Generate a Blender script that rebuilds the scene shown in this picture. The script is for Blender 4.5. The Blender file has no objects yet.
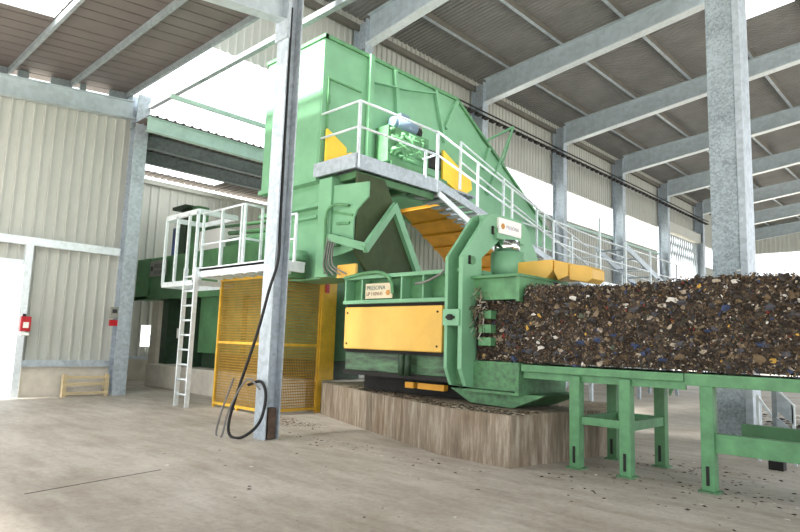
import bpy, bmesh, math, random
from mathutils import Vector, Matrix
random.seed(7)
S = bpy.context.scene
COL = S.collection
V = Vector

# ------------------------------------------------------------------ helpers
def lin(c):
    return tuple(((v/255)/12.92 if v/255 <= .04045 else ((v/255+.055)/1.055)**2.4) for v in c)

def mat(name, rgb, rough=.6, metal=0., var=.12, scale=3., dark=None, bump=0., bscale=40., stretch=(1,1,1), detail=5., spec=.4, thr=(.35,.75)):
    """painted / metal / mineral surface: base colour broken up by noise (and a second colour when given)"""
    m = bpy.data.materials.new(name); m.use_nodes = True
    n = m.node_tree.nodes; l = m.node_tree.links
    b = n['Principled BSDF']; b.inputs['Roughness'].default_value = rough
    b.inputs['Metallic'].default_value = metal; b.inputs['Specular IOR Level'].default_value = spec
    tc = n.new('ShaderNodeTexCoord'); mp = n.new('ShaderNodeMapping'); mp.inputs['Scale'].default_value = stretch
    l.new(tc.outputs['Object'], mp.inputs['Vector'])
    no = n.new('ShaderNodeTexNoise'); no.inputs['Scale'].default_value = scale; no.inputs['Detail'].default_value = detail
    no.inputs['Roughness'].default_value = .65
    l.new(mp.outputs[0], no.inputs['Vector'])
    cr = n.new('ShaderNodeValToRGB'); c = lin(rgb)
    d = lin(dark) if dark else tuple(v*(1-var*1.6) for v in c)
    cr.color_ramp.elements[0].position = thr[0]; cr.color_ramp.elements[1].position = thr[1]
    cr.color_ramp.elements[0].color = (*d, 1); cr.color_ramp.elements[1].color = (*[min(1, v*(1+var*.5)) for v in c], 1)
    l.new(no.outputs['Fac'], cr.inputs['Fac']); l.new(cr.outputs['Color'], b.inputs['Base Color'])
    if bump:
        n2 = n.new('ShaderNodeTexNoise'); n2.inputs['Scale'].default_value = bscale; n2.inputs['Detail'].default_value = 3
        l.new(mp.outputs[0], n2.inputs['Vector'])
        bu = n.new('ShaderNodeBump'); bu.inputs['Strength'].default_value = bump; bu.inputs['Distance'].default_value = .02
        l.new(n2.outputs['Fac'], bu.inputs['Height']); l.new(bu.outputs['Normal'], b.inputs['Normal'])
    return m

def galv(name, rgb, var=.16, rough=.5, sc=14.):
    """hot dip zinc with crystal spangle"""
    m = bpy.data.materials.new(name); m.use_nodes = True
    n = m.node_tree.nodes; l = m.node_tree.links; b = n['Principled BSDF']
    b.inputs['Roughness'].default_value = rough; b.inputs['Metallic'].default_value = .25
    tc = n.new('ShaderNodeTexCoord'); vo = n.new('ShaderNodeTexVoronoi'); vo.inputs['Scale'].default_value = sc
    no = n.new('ShaderNodeTexNoise'); no.inputs['Scale'].default_value = 2.2; no.inputs['Detail'].default_value = 6
    l.new(tc.outputs['Object'], vo.inputs['Vector']); l.new(tc.outputs['Object'], no.inputs['Vector'])
    bw = n.new('ShaderNodeSeparateColor'); l.new(vo.outputs['Color'], bw.inputs[0])
    ma = n.new('ShaderNodeMath'); ma.operation = 'MULTIPLY_ADD'; ma.inputs[1].default_value = .5
    l.new(bw.outputs[0], ma.inputs[0]); l.new(no.outputs['Fac'], ma.inputs[2])
    cr = n.new('ShaderNodeValToRGB'); c = lin(rgb)
    cr.color_ramp.elements[0].position = .3; cr.color_ramp.elements[1].position = 1.15 if False else 1.
    cr.color_ramp.elements[0].color = (*[v*(1-var*1.4) for v in c], 1); cr.color_ramp.elements[1].color = (*[min(1, v*(1+var)) for v in c], 1)
    l.new(ma.outputs[0], cr.inputs['Fac']); l.new(cr.outputs['Color'], b.inputs['Base Color'])
    return m

class MB:
    def __init__(s): s.v = []; s.f = []; s.m = []; s.smooth = set()
    def add(s, vs, fs, mi=0, sm=False):
        o = len(s.v); s.v += [V(p) for p in vs]
        for f in fs:
            if sm: s.smooth.add(len(s.f))
            s.f.append([o+i for i in f]); s.m.append(mi)
        return s
    def box(s, x0, x1, y0, y1, z0, z1, mi=0):
        vs = [(x, y, z) for z in (z0, z1) for y in (y0, y1) for x in (x0, x1)]
        return s.add(vs, [(0,2,3,1),(4,5,7,6),(0,1,5,4),(1,3,7,5),(3,2,6,7),(2,0,4,6)], mi)
    def bar(s, p, q, w, h, up=(0,0,1), mi=0):
        """rectangular bar from p to q, w across, h along 'up'"""
        p = V(p); q = V(q); d = (q-p).normalized(); u = V(up)
        if abs(d.dot(u)) > .95: u = V((0,1,0)) if abs(d.y) < .9 else V((1,0,0))
        a = d.cross(u).normalized()*w/2; b = a.cross(d).normalized()*h/2
        vs = [e+i*a+j*b for e in (p, q) for i, j in ((-1,-1),(1,-1),(1,1),(-1,1))]
        return s.add(vs, [(3,2,1,0),(4,5,6,7),(0,1,5,4),(1,2,6,5),(2,3,7,6),(3,0,4,7)], mi)
    def tube(s, p, q, r, n=12, r2=None, mi=0):
        p = V(p); q = V(q); d = (q-p).normalized(); u = V((0,0,1)) if abs(d.z) < .9 else V((1,0,0))
        a = d.cross(u).normalized(); b = a.cross(d); r2 = r if r2 is None else r2
        vs = [c+rr*(math.cos(t)*a+math.sin(t)*b) for c, rr in ((p, r), (q, r2)) for t in [2*math.pi*i/n for i in range(n)]]
        s.add(vs, [(i, (i+1) % n, n+(i+1) % n, n+i) for i in range(n)], mi, True)
        o = len(s.v)-2*n
        s.f += [[o+i for i in range(n)][::-1], [o+n+i for i in range(n)]]; s.m += [mi, mi]
        return s
    def path(s, pts, r, n=8, mi=0):
        """smooth hose along points (Catmull-Rom)"""
        P = [V(p) for p in pts]; P = [2*P[0]-P[1]]+P+[2*P[-1]-P[-2]]; C = []
        for i in range(1, len(P)-2):
            for k in range(6):
                t = k/6; a, b, c, d = P[i-1:i+3]
                C.append(.5*((2*b)+(c-a)*t+(2*a-5*b+4*c-d)*t*t+(3*b-a-3*c+d)*t**3))
        C.append(P[-2]); vs = []; nr = None
        for i, c in enumerate(C):
            d = (C[min(i+1, len(C)-1)]-C[max(i-1, 0)]).normalized()
            if nr is None: nr = d.orthogonal().normalized()
            nr = (nr-d*nr.dot(d)).normalized(); bn = d.cross(nr)
            vs += [c+r*(math.cos(2*math.pi*k/n)*nr+math.sin(2*math.pi*k/n)*bn) for k in range(n)]
        fs = [(i*n+k, i*n+(k+1) % n, (i+1)*n+(k+1) % n, (i+1)*n+k) for i in range(len(C)-1) for k in range(n)]
        return s.add(vs, fs, mi, True)
    def prism(s, poly, ax, a0, a1, mi=0):
        """polygon in the plane across axis ax, extruded from a0 to a1"""
        n = len(poly)
        def pt(p, a): return {'X': (a, p[0], p[1]), 'Y': (p[0], a, p[1]), 'Z': (p[0], p[1], a)}[ax]
        vs = [pt(p, a0) for p in poly]+[pt(p, a1) for p in poly]
        return s.add(vs, [list(range(n))[::-1], list(range(n, 2*n))]+[(i, (i+1) % n, n+(i+1) % n, n+i) for i in range(n)], mi)
    def ibeam(s, p, q, h, b, up=(0,0,1), tf=.02, tw=.014):
        p = V(p); q = V(q); d = (q-p).normalized(); u = V(up); a = d.cross(u).normalized(); u = a.cross(d)
        s.bar(p, q, tw, h-2*tf, u)
        for k in (-1, 1): s.bar(p+k*u*(h-tf)/2, q+k*u*(h-tf)/2, b, tf, u)
        return s
    def corr(s, o, u, v, n, period, depth, flat=.62, jog=.12):
        """trapezoidal profiled sheet: ribs along v, repeating along u, raised along n"""
        o = V(o); u = V(u); v = V(v); n = V(n).normalized(); L = u.length; uu = u.normalized(); k = 0; xs = []
        while k*period < L:
            b = k*period
            for x, h in ((0, 0), (flat, 0), (flat+jog, 1), (1-jog, 1)):
                if b+x*period <= L: xs.append((b+x*period, h))
            k += 1
        xs.append((L, 0)); vs = []
        for x, h in xs: a = o+uu*x+n*(h*depth); vs += [a, a+v]
        return s.add(vs, [(2*i, 2*i+2, 2*i+3, 2*i+1) for i in range(len(xs)-1)])
    def build(s, name, m, parent=None, bevel=0.):
        me = bpy.data.meshes.new(name)
        if parent is None:
            lo = [min(p[i] for p in s.v) for i in range(3)]; hi = [max(p[i] for p in s.v) for i in range(3)]
            off = V(((lo[0]+hi[0])/2, (lo[1]+hi[1])/2, lo[2]))
        else: off = OFF[parent.name]
        me.from_pydata([p-off for p in s.v], [], s.f)
        ms = m if isinstance(m, (list, tuple)) else [m]
        for k in ms: me.materials.append(k)
        me.polygons.foreach_set('material_index', s.m)
        for i in s.smooth: me.polygons[i].use_smooth = True
        bm = bmesh.new(); bm.from_mesh(me); bmesh.ops.recalc_face_normals(bm, faces=bm.faces); bm.to_mesh(me); bm.free()
        o = bpy.data.objects.new(name, me); COL.objects.link(o)
        if parent is None: o.location = off
        else: o.parent = parent
        OFF[o.name] = off
        if bevel:
            bv = o.modifiers.new('bevel', 'BEVEL'); bv.width = bevel; bv.segments = 2; bv.limit_method = 'ANGLE'
        return o
    def each(s, name, m, parent, bevel=0.):
        """every connected piece as a part of its own"""
        par = list(range(len(s.v)))
        def find(i):
            while par[i] != i: par[i] = par[par[i]]; i = par[i]
            return i
        for f in s.f:
            for i in f[1:]: par[find(i)] = find(f[0])
        gr = {}
        for k, f in enumerate(s.f): gr.setdefault(find(f[0]), []).append(k)
        out = []
        for ks in gr.values():
            q = MB(); ids = {}
            for k in ks:
                for i in s.f[k]:
                    if i not in ids: ids[i] = len(q.v); q.v.append(s.v[i])
                if k in s.smooth: q.smooth.add(len(q.f))
                q.f.append([ids[i] for i in s.f[k]]); q.m.append(s.m[k])
            out.append(q.build(name, m, parent, bevel))
        return out
OFF = {}
def tag(o, label, cat, group=None, kind=None):
    o['label'] = label; o['category'] = cat
    if group: o['group'] = group
    if kind: o['kind'] = kind
    return o
def struct(o): o['kind'] = 'structure'; return o
def thing(name, loc, label, cat, group=None):
    o = bpy.data.objects.new(name, None); COL.objects.link(o); o.location = loc; o.empty_display_size = .2
    OFF[o.name] = V(loc); return tag(o, label, cat, group)
def copy_tree(o, d, parent=None):
    c = o.copy(); COL.objects.link(c)
    if parent is None: c.location = o.location+V(d); OFF[c.name] = OFF[o.name]+V(d)
    else: c.parent = parent; OFF[c.name] = OFF[parent.name]
    for ch in list(o.children): copy_tree(ch, d, c)
    return c
def text(name, body, size, m, parent, mtx, depth=.002):
    cu = bpy.data.curves.new(name, 'FONT'); cu.body = body; cu.size = size; cu.extrude = depth
    t = bpy.data.objects.new(name, cu); COL.objects.link(t)
    bpy.context.view_layer.update()
    me = bpy.data.meshes.new_from_object(t.evaluated_get(bpy.context.evaluated_depsgraph_get()))
    bpy.data.objects.remove(t); me.materials.clear(); me.materials.append(m)
    off = OFF[parent.name]
    me.transform(mtx); me.transform(Matrix.Translation(-off))
    o = bpy.data.objects.new(name, me); COL.objects.link(o); o.parent = parent; OFF[o.name] = off
    return o
ORD = ['first','second','third','fourth','fifth','sixth','seventh','eighth','ninth','tenth']

# ------------------------------------------------------------------ materials
M = {}
M['green'] = mat('pale green machine paint', (122,174,136), .42, var=.1, scale=1.6)  # paler tone of the machine paint, carrying the strong light on the hopper
M['green_mid'] = mat('weathered green paint with shade', (94,148,102), .5, var=.2, scale=5, bump=.05)  # same machine paint, weathered; weaker light put into a deeper tone
M['green_worn'] = mat('worn green paint with dirt', (82,130,88), .6, var=.2, scale=11, dark=(70,96,72), thr=(.3,.6), bump=.1)
M['green_dark'] = mat('dark green paint', (84,132,88), .5, var=.2, scale=2)  # dark body paint; also the shade tone for slot web and rear table parts
M['green_black'] = mat('oily dark green paint', (44,70,48), .5, var=.3, scale=4)
M['olive'] = mat('green steel with shade in tone', (66,80,48), .7, var=.22, scale=2.5)  # shade under the platform put into an olive tone
M['yellow'] = mat('ochre yellow paint', (228,182,84), .36, var=.08, scale=2)
M['fence'] = mat('fence yellow paint', (228,180,62), .5, var=.14, scale=4)
M['wire'] = mat('yellow coated wire', (176,136,48), .6, var=.16, scale=4)
M['orange'] = mat('orange yellow paint', (226,162,50), .55, var=.14, scale=3)
M['bright_yellow'] = mat('bright yellow paint', (246,206,66), .5, var=.06, scale=2)
M['galv'] = galv('galvanized steel', (170,180,188))
M['galv_spangle'] = galv('spangled galvanized plate', (150,162,168), .3, .5, 30)
M['galv_dark'] = galv('dull galvanized steel', (138,148,152))
M['rail'] = galv('new zinc tube', (216,224,228), .08, .4)
M['rafter'] = galv('rafter steel', (180,192,198), .1, .55, 8)
M['mint'] = mat('weathered pale green beam paint', (176,204,196), .55, var=.1, scale=3)
M['deck'] = mat('grey roof sheet', (132,132,131), .6, var=.12, scale=1.2)
M['deck_brown'] = mat('brownish grey roof sheet', (106,100,98), .6, var=.1, scale=1.2)
M['clad'] = mat('cream wall sheet', (180,182,175), .55, var=.05, scale=.8)
M['purlin'] = mat('purlin zinc', (112,110,102), .6, var=.15, scale=3)
M['black'] = mat('black rubber', (20,20,22), .5, var=.1)
M['cable_grey'] = mat('grey cable', (120,118,116), .5, var=.1)
M['dark'] = mat('dark grimy steel and gap shade', (34,32,29), .7, var=.3, scale=6)
M['chrome'] = mat('chromed rod', (225,228,230), .12, 1., var=.03)
M['white'] = mat('white sign plate', (236,236,232), .45, var=.03)
M['cream_plate'] = mat('cream sign plate', (212,200,170), .5, var=.06, scale=8)
M['grey_plate'] = mat('grey sign plate', (140,140,132), .5, var=.08, scale=8)
M['teal'] = mat('teal lettering', (58,96,100), .5, var=.05)
M['maroon'] = mat('maroon lettering', (104,50,44), .5, var=.05)
M['ink'] = mat('dark lettering', (52,50,58), .5, var=.05)
M['pale_ink'] = mat('pale grey lettering', (168,158,170), .5, var=.05)
M['gold'] = mat('golden brown emblem', (196,138,60), .5, var=.1, scale=20)
M['red'] = mat('red plastic', (176,28,38), .4, var=.05)
M['blue'] = mat('blue paint', (48,72,128), .45, var=.08)
M['motor'] = mat('blue grey motor paint', (120,142,164), .4, var=.1, scale=5)
M['wood'] = mat('raw pallet wood', (205,186,148), .8, var=.16, scale=7, stretch=(1,.2,1), bump=.1)
M['litter'] = mat('brown litter', (74,62,48), .9, var=.4, scale=30)
M['white_box'] = mat('white enamel', (225,225,222), .4, var=.04)

M['plinth'] = mat('pale plinth concrete', (204,197,184), .8, var=.12, scale=3, bump=.1)
M['green_grime_shade'] = mat('green paint with grease and shade', (84,124,88), .45, var=.2, scale=4, dark=(46,54,44), thr=(.35,.7), stretch=(.5,1,2))  # grease stains, plus the beam's shade painted into the darker tone
def floor_mat():
    m = bpy.data.materials.new('dusty concrete'); m.use_nodes = True
    n = m.node_tree.nodes; l = m.node_tree.links; b = n['Principled BSDF']; b.inputs['Roughness'].default_value = .62
    b.inputs['Specular IOR Level'].default_value = .35
    tc = n.new('ShaderNodeTexCoord'); prev = None
    def noise(sc, st, det=6, rough=.6):
        mp = n.new('ShaderNodeMapping'); mp.inputs['Scale'].default_value = st; l.new(tc.outputs['Object'], mp.inputs[0])
        q = n.new('ShaderNodeTexNoise'); q.inputs['Scale'].default_value = sc; q.inputs['Detail'].default_value = det
        q.inputs['Roughness'].default_value = rough; l.new(mp.outputs[0], q.inputs['Vector']); return q.outputs['Fac']
    def ramp(f, a, b_, c0, c1):
        r = n.new('ShaderNodeValToRGB'); r.color_ramp.elements[0].position = a; r.color_ramp.elements[1].position = b_
        r.color_ramp.elements[0].color = (*c0, 1); r.color_ramp.elements[1].color = (*c1, 1); l.new(f, r.inputs[0]); return r.outputs[0]
    base = ramp(noise(.55, (1, 1, 1)), .35, .7, lin((166,158,147)), lin((192,186,177)))
    def mul(a, f, amt):
        x = n.new('ShaderNodeMix'); x.data_type = 'RGBA'; x.blend_type = 'MULTIPLY'; x.inputs[0].default_value = amt
        l.new(a, x.inputs[6]); l.new(f, x.inputs[7]); return x.outputs[2]
    c = mul(base, ramp(noise(2.6, (.5, 1.6, 1)), .3, .62, (.66, .62, .57), (1, 1, 1)), .8)
    c = mul(c, ramp(noise(14, (1, 1, 1), 8, .75), .3, .55, (.62, .58, .54), (1, 1, 1)), .55)
    c = mul(c, ramp(noise(60, (1, 1, 1), 4), .28, .42, (.45, .42, .4), (1, 1, 1)), .5)
    l.new(c, b.inputs['Base Color'])
    bu = n.new('ShaderNodeBump'); bu.inputs['Strength'].default_value = .15; bu.inputs['Distance'].default_value = .02
    l.new(noise(35, (1, 1, 1)), bu.inputs['Height']); l.new(bu.outputs[0], b.inputs['Normal'])
    return m
M['floor'] = floor_mat()
M['concrete'] = mat('grey concrete', (178,172,160), .8, var=.14, scale=2.2, bump=.1)
def found_mat():
    m = bpy.data.materials.new('stained board marked concrete'); m.use_nodes = True
    n = m.node_tree.nodes; l = m.node_tree.links; b = n['Principled BSDF']; b.inputs['Roughness'].default_value = .85
    tc = n.new('ShaderNodeTexCoord')
    mp = n.new('ShaderNodeMapping'); mp.inputs['Scale'].default_value = (1, 1, .12); l.new(tc.outputs['Object'], mp.inputs[0])
    q = n.new('ShaderNodeTexNoise'); q.inputs['Scale'].default_value = 11; q.inputs['Detail'].default_value = 6; q.inputs['Roughness'].default_value = .7
    l.new(mp.outputs[0], q.inputs['Vector'])
    r = n.new('ShaderNodeValToRGB'); e = r.color_ramp.elements
    e[0].position = .3; e[0].color = (*lin((104,92,78)), 1); e[1].position = .72; e[1].color = (*lin((182,174,160)), 1)
    k = e.new(.5); k.color = (*lin((138,125,108)), 1)
    l.new(q.outputs['Fac'], r.inputs[0])
    q2 = n.new('ShaderNodeTexNoise'); q2.inputs['Scale'].default_value = 1.3; l.new(tc.outputs['Object'], q2.inputs['Vector'])
    r2 = n.new('ShaderNodeValToRGB'); r2.color_ramp.elements[0].position = .35; r2.color_ramp.elements[1].position = .65
    r2.color_ramp.elements[0].color = (.66, .58, .48, 1); r2.color_ramp.elements[1].color = (1, 1, 1, 1); l.new(q2.outputs['Fac'], r2.inputs[0])
    x = n.new('ShaderNodeMix'); x.data_type = 'RGBA'; x.blend_type = 'MULTIPLY'; x.inputs[0].default_value = .8
    l.new(r.outputs[0], x.inputs[6]); l.new(r2.outputs[0], x.inputs[7]); l.new(x.outputs[2], b.inputs['Base Color'])
    return m
M['found'] = found_mat()
def bale_mat():
    m = bpy.data.materials.new('pressed refuse'); m.use_nodes = True
    n = m.node_tree.nodes; l = m.node_tree.links; b = n['Principled BSDF']; b.inputs['Roughness'].default_value = .8
    tc = n.new('ShaderNodeTexCoord')
    no = n.new('ShaderNodeTexNoise'); no.inputs['Scale'].default_value = 9; no.inputs['Detail'].default_value = 4; l.new(tc.outputs['Object'], no.inputs['Vector'])
    va = n.new('ShaderNodeVectorMath'); va.operation = 'MULTIPLY_ADD'; va.inputs[1].default_value = (.12, .12, .12)
    l.new(no.outputs['Color'], va.inputs[0]); l.new(tc.outputs['Object'], va.inputs[2])
    vo = n.new('ShaderNodeTexVoronoi'); vo.inputs['Scale'].default_value = 34; l.new(va.outputs[0], vo.inputs['Vector'])
    sp = n.new('ShaderNodeSeparateColor'); l.new(vo.outputs['Color'], sp.inputs[0])
    r = n.new('ShaderNodeValToRGB'); r.color_ramp.interpolation = 'CONSTANT'; e = r.color_ramp.elements
    cs = [(0, (38,30,24)), (.2, (66,52,40)), (.42, (50,44,38)), (.6, (92,76,58)), (.75, (70,66,62)), (.86, (120,104,82)), (.95, (168,156,140)), (.985, (60,70,92))]
    e[0].color = (*lin(cs[0][1]), 1); e[1].position = cs[1][0]; e[1].color = (*lin(cs[1][1]), 1)
    for p, c in cs[2:]: k = e.new(p); k.color = (*lin(c), 1)
    l.new(sp.outputs[0], r.inputs[0]); l.new(r.outputs[0], b.inputs['Base Color'])
    bu = n.new('ShaderNodeBump'); bu.inputs['Strength'].default_value = .8; bu.inputs['Distance'].default_value = .02
    l.new(sp.outputs[1], bu.inputs['Height']); l.new(bu.outputs[0], b.inputs['Normal'])
    return m
M['bale'] = bale_mat()
def glass_mat(name, tint, mix):
    m = bpy.data.materials.new(name); m.use_nodes = True
    n = m.node_tree.nodes; l = m.node_tree.links; n.remove(n['Principled BSDF'])
    t = n.new('ShaderNodeBsdfTransparent'); t.inputs[0].default_value = (*tint, 1)
    g = n.new('ShaderNodeBsdfTranslucent'); g.inputs[0].default_value = (*tint, 1)
    x = n.new('ShaderNodeMixShader'); x.inputs[0].default_value = mix
    l.new(t.outputs[0], x.inputs[1]); l.new(g.outputs[0], x.inputs[2]); l.new(x.outputs[0], n['Material Output'].inputs[0])
    return m
M['milky'] = glass_mat('milky roof sheet', (.97, .98, .98), .92)
M['pane'] = glass_mat('clear translucent sheet', (.95, .97, .97), .3)

# ------------------------------------------------------------------ camera, sky
cam = bpy.data.cameras.new('camera'); co = bpy.data.objects.new('camera', cam); COL.objects.link(co); S.camera = co
yw, pt, rl = map(math.radians, (-44.18, 7.23, 1.953))
fw = V((math.sin(yw)*math.cos(pt), math.cos(yw)*math.cos(pt), math.sin(pt))); rt = V((math.cos(yw), -math.sin(yw), 0)); up = rt.cross(fw)
c_, s_ = math.cos(rl), math.sin(rl); r2 = c_*rt+s_*up; u2 = -s_*rt+c_*up
mx = Matrix((r2, u2, -fw)).transposed().to_4x4(); mx.translation = V((0, 0, 1.6)); co.matrix_world = mx
cam.sensor_width = 36; cam.lens = 614.6/800*36; cam.clip_end = 300
w = bpy.data.worlds.new('sky'); S.world = w; w.use_nodes = True
bg = w.node_tree.nodes['Background']; bg.inputs[0].default_value = (.93, .97, 1., 1); bg.inputs[1].default_value = 1.7
sl = bpy.data.lights.new('sun', 'SUN'); sl.energy = 20.; sl.angle = math.radians(9); sl.color = (1, .97, .92)
so = bpy.data.objects.new('sun', sl); COL.objects.link(so); so.rotation_euler = V((.06, .62, -.75)).to_track_quat('-Z', 'Y').to_euler()
S.view_settings.view_transform = 'Standard'; S.view_settings.look = 'None'; S.view_settings.exposure = .68; S.view_settings.gamma = 1

# ------------------------------------------------------------------ setting
struct(MB().box(-22.2, 12, -4, 54.2, -.2, 0).build('floor', M['floor']))
g = MB().box(-70, 40, -20, 110, -.3, -.21).build('ground', M['concrete']); struct(g)
# left wall of the lean-to bay
XL = -17.2
def corr_wall_x(mb, x, y0, y1, z0, z1, period=.25, depth=.05): return mb.corr((x, y0, z0), (0, y1-y0, 0), (0, 0, z1-z0), (1, 0, 0), period, depth, .8, .03)
wl = MB(); corr_wall_x(wl, XL-.05, 4.4, 6.7, .85, 3.75); wl.corr((XL-.05, -2.5, 3.3), (0, 6.9, 0), (0, 0, .5), (1, 0, 0), .25, .05, .8, .03)
wl.corr((XL-.05, -2.5, 3.75), (0, 9.2, 0), (0, 0, 4.0), (1, 0, 0), .25, .05, .8, .03)
wl = struct(wl.build('wall_left', M['clad']))
struct(MB().box(XL-.25, XL+.02, 4.55, 6.6, 0, .74).build('baseboard_left', M['plinth']))
struct(MB().box(XL-.02, XL+.1, 4.5, 6.6, .74, .9).build('trim_1', M['galv']))
tag(MB().box(XL, XL+.14, -2.5, 6.6, 3.72, 3.92).build('wall_girt', M['rail']), 'pale galvanized horizontal girt across the cream sheet wall on the left', 'girt')
d = struct(MB().box(XL-.05, XL+.15, 4.34, 4.5, 0, 3.72).build('door_1', M['rail'])); d.name = 'door_1'
MB().box(XL-.03, XL+.1, -2.5, 4.32, 3.2, 3.34).build('door_head', M['rail'], d)
b = MB().ibeam((XL+.12, -3, 6.95), (XL+.12, 6.6, 7.85), .5, .24)
tag(b.build('roof_beam', M['rafter']), 'grey steel roof beam lying along the top of the left cream wall', 'beam', 'lean-to roof beams')
# lean-to roof, sheets run along Y, purlins along X
def zl(y): return 8.35+.1*(y-6.5)
dk = MB()
for (x0, x1, y0, y1) in ((-17.6, -13.6, -5, 6.55), (-13.6, -8.2, 3.5, 6.55), (-13.6, -8.2, -5, .8)):
    dk.corr((x0, y0, zl(y0)), (x1-x0, 0, 0), (0, y1-y0, zl(y1)-zl(y0)), (0, 0, 1), .42, .06, .9, .03)
struct(dk.build('ceiling', M['deck_brown']))
struct(MB().add([(-13.6, .8, zl(.8)+.03), (-8.2, .8, zl(.8)+.03), (-8.2, 3.5, zl(3.5)+.03), (-13.6, 3.5, zl(3.5)+.03)], [(0, 1, 2, 3)]).build('window_1', M['milky']))
for i, y in enumerate((6.42, 4.98, 3.56, 2.1)):
    z = zl(y)-.09
    tag(MB().bar((-17.3, y, z), (-8.3, y, z), .07, .15).build('roof_purlin', M['galv_dark']),
        ['grey green edge purlin along the open edge of the brown roof', 'grey green purlin under the brown roof, second from its open edge',
         'grey green purlin beside the roof window in the brown roof', 'grey green purlin crossing the roof window at the upper left corner'][i], 'purlin', 'purlins under the brown lean-to roof')
b = MB().ibeam((-8.66, 1.0, 6.74), (-8.66, 5.78, 7.42), .55, .24)
tag(b.build('roof_beam', M['rafter']), 'grey steel roof beam running into the top of the middle column', 'beam', 'lean-to roof beams')
t = MB(); t.bar((-16.85, 6.98, 8.02), (-6, 6.98, 8.0), .12, .12)
tag(t.build('tie_tube', M['galv_dark']), 'galvanized square tie tube spanning between left column and middle column', 'tube')

def hcol_x(x0, x1, y0, y1, z0, z1):   # flanges face +-X
    m = MB(); m.box(x0, x0+.022, y0, y1, z0, z1); m.box(x1-.022, x1, y0, y1, z0, z1); ym = (y0+y1)/2; m.box(x0+.022, x1-.022, ym-.008, ym+.008, z0, z1); return m
def hcol_y(x0, x1, y0, y1, z0, z1):   # flanges face +-Y
    m = MB(); m.box(x0, x1, y0, y0+.022, z0, z1); m.box(x0, x1, y1-.022, y1, z0, z1); xm = (x0+x1)/2; m.box(xm-.008, xm+.008, y0+.022, y1-.022, z0, z1); return m
lc = thing('steel_column', (-17, 6.85, 0), 'galvanized steel column at the end of the left cream wall', 'column', 'steel columns')
hcol_x(-17.2, -16.85, 6.62, 6.98, 0, 8.3).build('column_shaft', M['galv'], lc)
MB().box(-17.1, -16.95, 6.56, 6.62, 7.3, 7.5).build('beam_cleat', M['galv_dark'], lc)
cc = thing('steel_column', (-8.65, 5.92, 0), 'galvanized steel column in the foreground with cables looped at its foot', 'column', 'steel columns')
hcol_y(-8.82, -8.5, 5.78, 6.06, 0, 9.6).build('column_shaft', M['galv'], cc)
MB().box(-8.64, -8.52, 5.85, 5.99, .01, .5).build('foot_plate', mat('rusty steel', (96,78,66), .8, var=.3, scale=8), cc)
MB().box(-8.85, -8.48, 5.74, 5.8, 6.8, 8.0).build('beam_end_plate', M['galv'], cc)
rc = thing('steel_column', (-3.33, 12.1, 0), 'broad spangled galvanized column behind the waste bale on the right', 'column', 'steel columns')
m = MB(); m.box(-3.64, -3.18, 11.9, 12.35, 0, 11.9); m.build('column_shaft', M['galv_spangle'], rc, .008)
m = MB(); m.box(-3.17, -3.05, 11.86, 12.38, 0, 11.9); m.build('flange_plate', M['galv'], rc, .006)

m = MB()
for y0, y1 in ((-3, 3.55), (3.75, 4.0), (4.5, 5.0), (5.2, 5.35), (5.95, 6.6)):
    m.prism([(y0, zl(y0)-.62), (y1, zl(y1)-.62), (y1, zl(y1)+.02), (y0, zl(y0)+.02)], 'X', -17.22, -17.16)
struct(m.build('trim_5', M['galv_dark']))
# rest of the lean-to roof, over and beyond the camera
dk = MB()
for (x0, x1, y0, y1) in ((-8.2, 9, -5, 6.5),):
    dk.corr((x0, y0, zl(y0)+.01), (x1-x0, 0, 0), (0, y1-y0, zl(y1)-zl(y0)), (0, 0, 1), .42, .06, .9, .03)
struct(dk.build('ceiling', M['deck_brown']))
# unseen high side wall between the two roofs, added to stop the sun
sw = MB(); sw.corr((-8.3, 6.72, 8.2), (17, 0, 0), (0, 0, 5.2), (0, 1, 0), .23, .045); struct(sw.build('wall_side_sunblock', M['clad']))
# main hall
XW = -13.9; ROWS = [12, 18, 24, 30, 36, 42, 48, 54]
def zr(x): return 11.55+.09*(x-XW)
wr = MB()
wr.corr((XW-.05, 7, 8.95), (0, 47, 0), (0, 0, 2.88), (1, 0, 0), .23, .045)
wr.corr((XW-.05, 11.2, 0), (0, 24.6, 0), (0, 0, 7.45), (1, 0, 0), .23, .045)
wr.corr((XW-.05, 42.2, 0), (0, 11.8, 0), (0, 0, 7.45), (1, 0, 0), .23, .045)
struct(wr.build('wall_rear', M['clad']))
for i, z in enumerate((7.38,)):
    tag(MB().box(XW, XW+.08, 6.2, 35.8, z-.13, z-.03).build('wall_girt', M['mint']), 'thin pale girt along the lower edge of the hall strip windows', 'girt')
tag(MB().bar((XW+.08, 7, 11.38), (XW+.08, 54, 11.38), .14, .2).build('eaves_purlin', M['purlin']), 'dull eaves purlin along the top of the cream hall wall', 'purlin')
wn = 2
for y0, y1 in ((12, 18), (18, 24), (24, 30), (30, 35.8), (42.2, 48), (48, 54)):
    o = MB().box(XW-.03, XW-.01, y0+.1, y1-.1, 7.5, 8.9).build('window_%d' % wn, M['pane']); struct(o)
    f = MB()
    for z in (7.47, 8.92): f.box(XW-.05, XW+.01, y0, y1, z-.03, z+.03)
    f.build('window_frame', M['clad'], o); wn += 1
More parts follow.
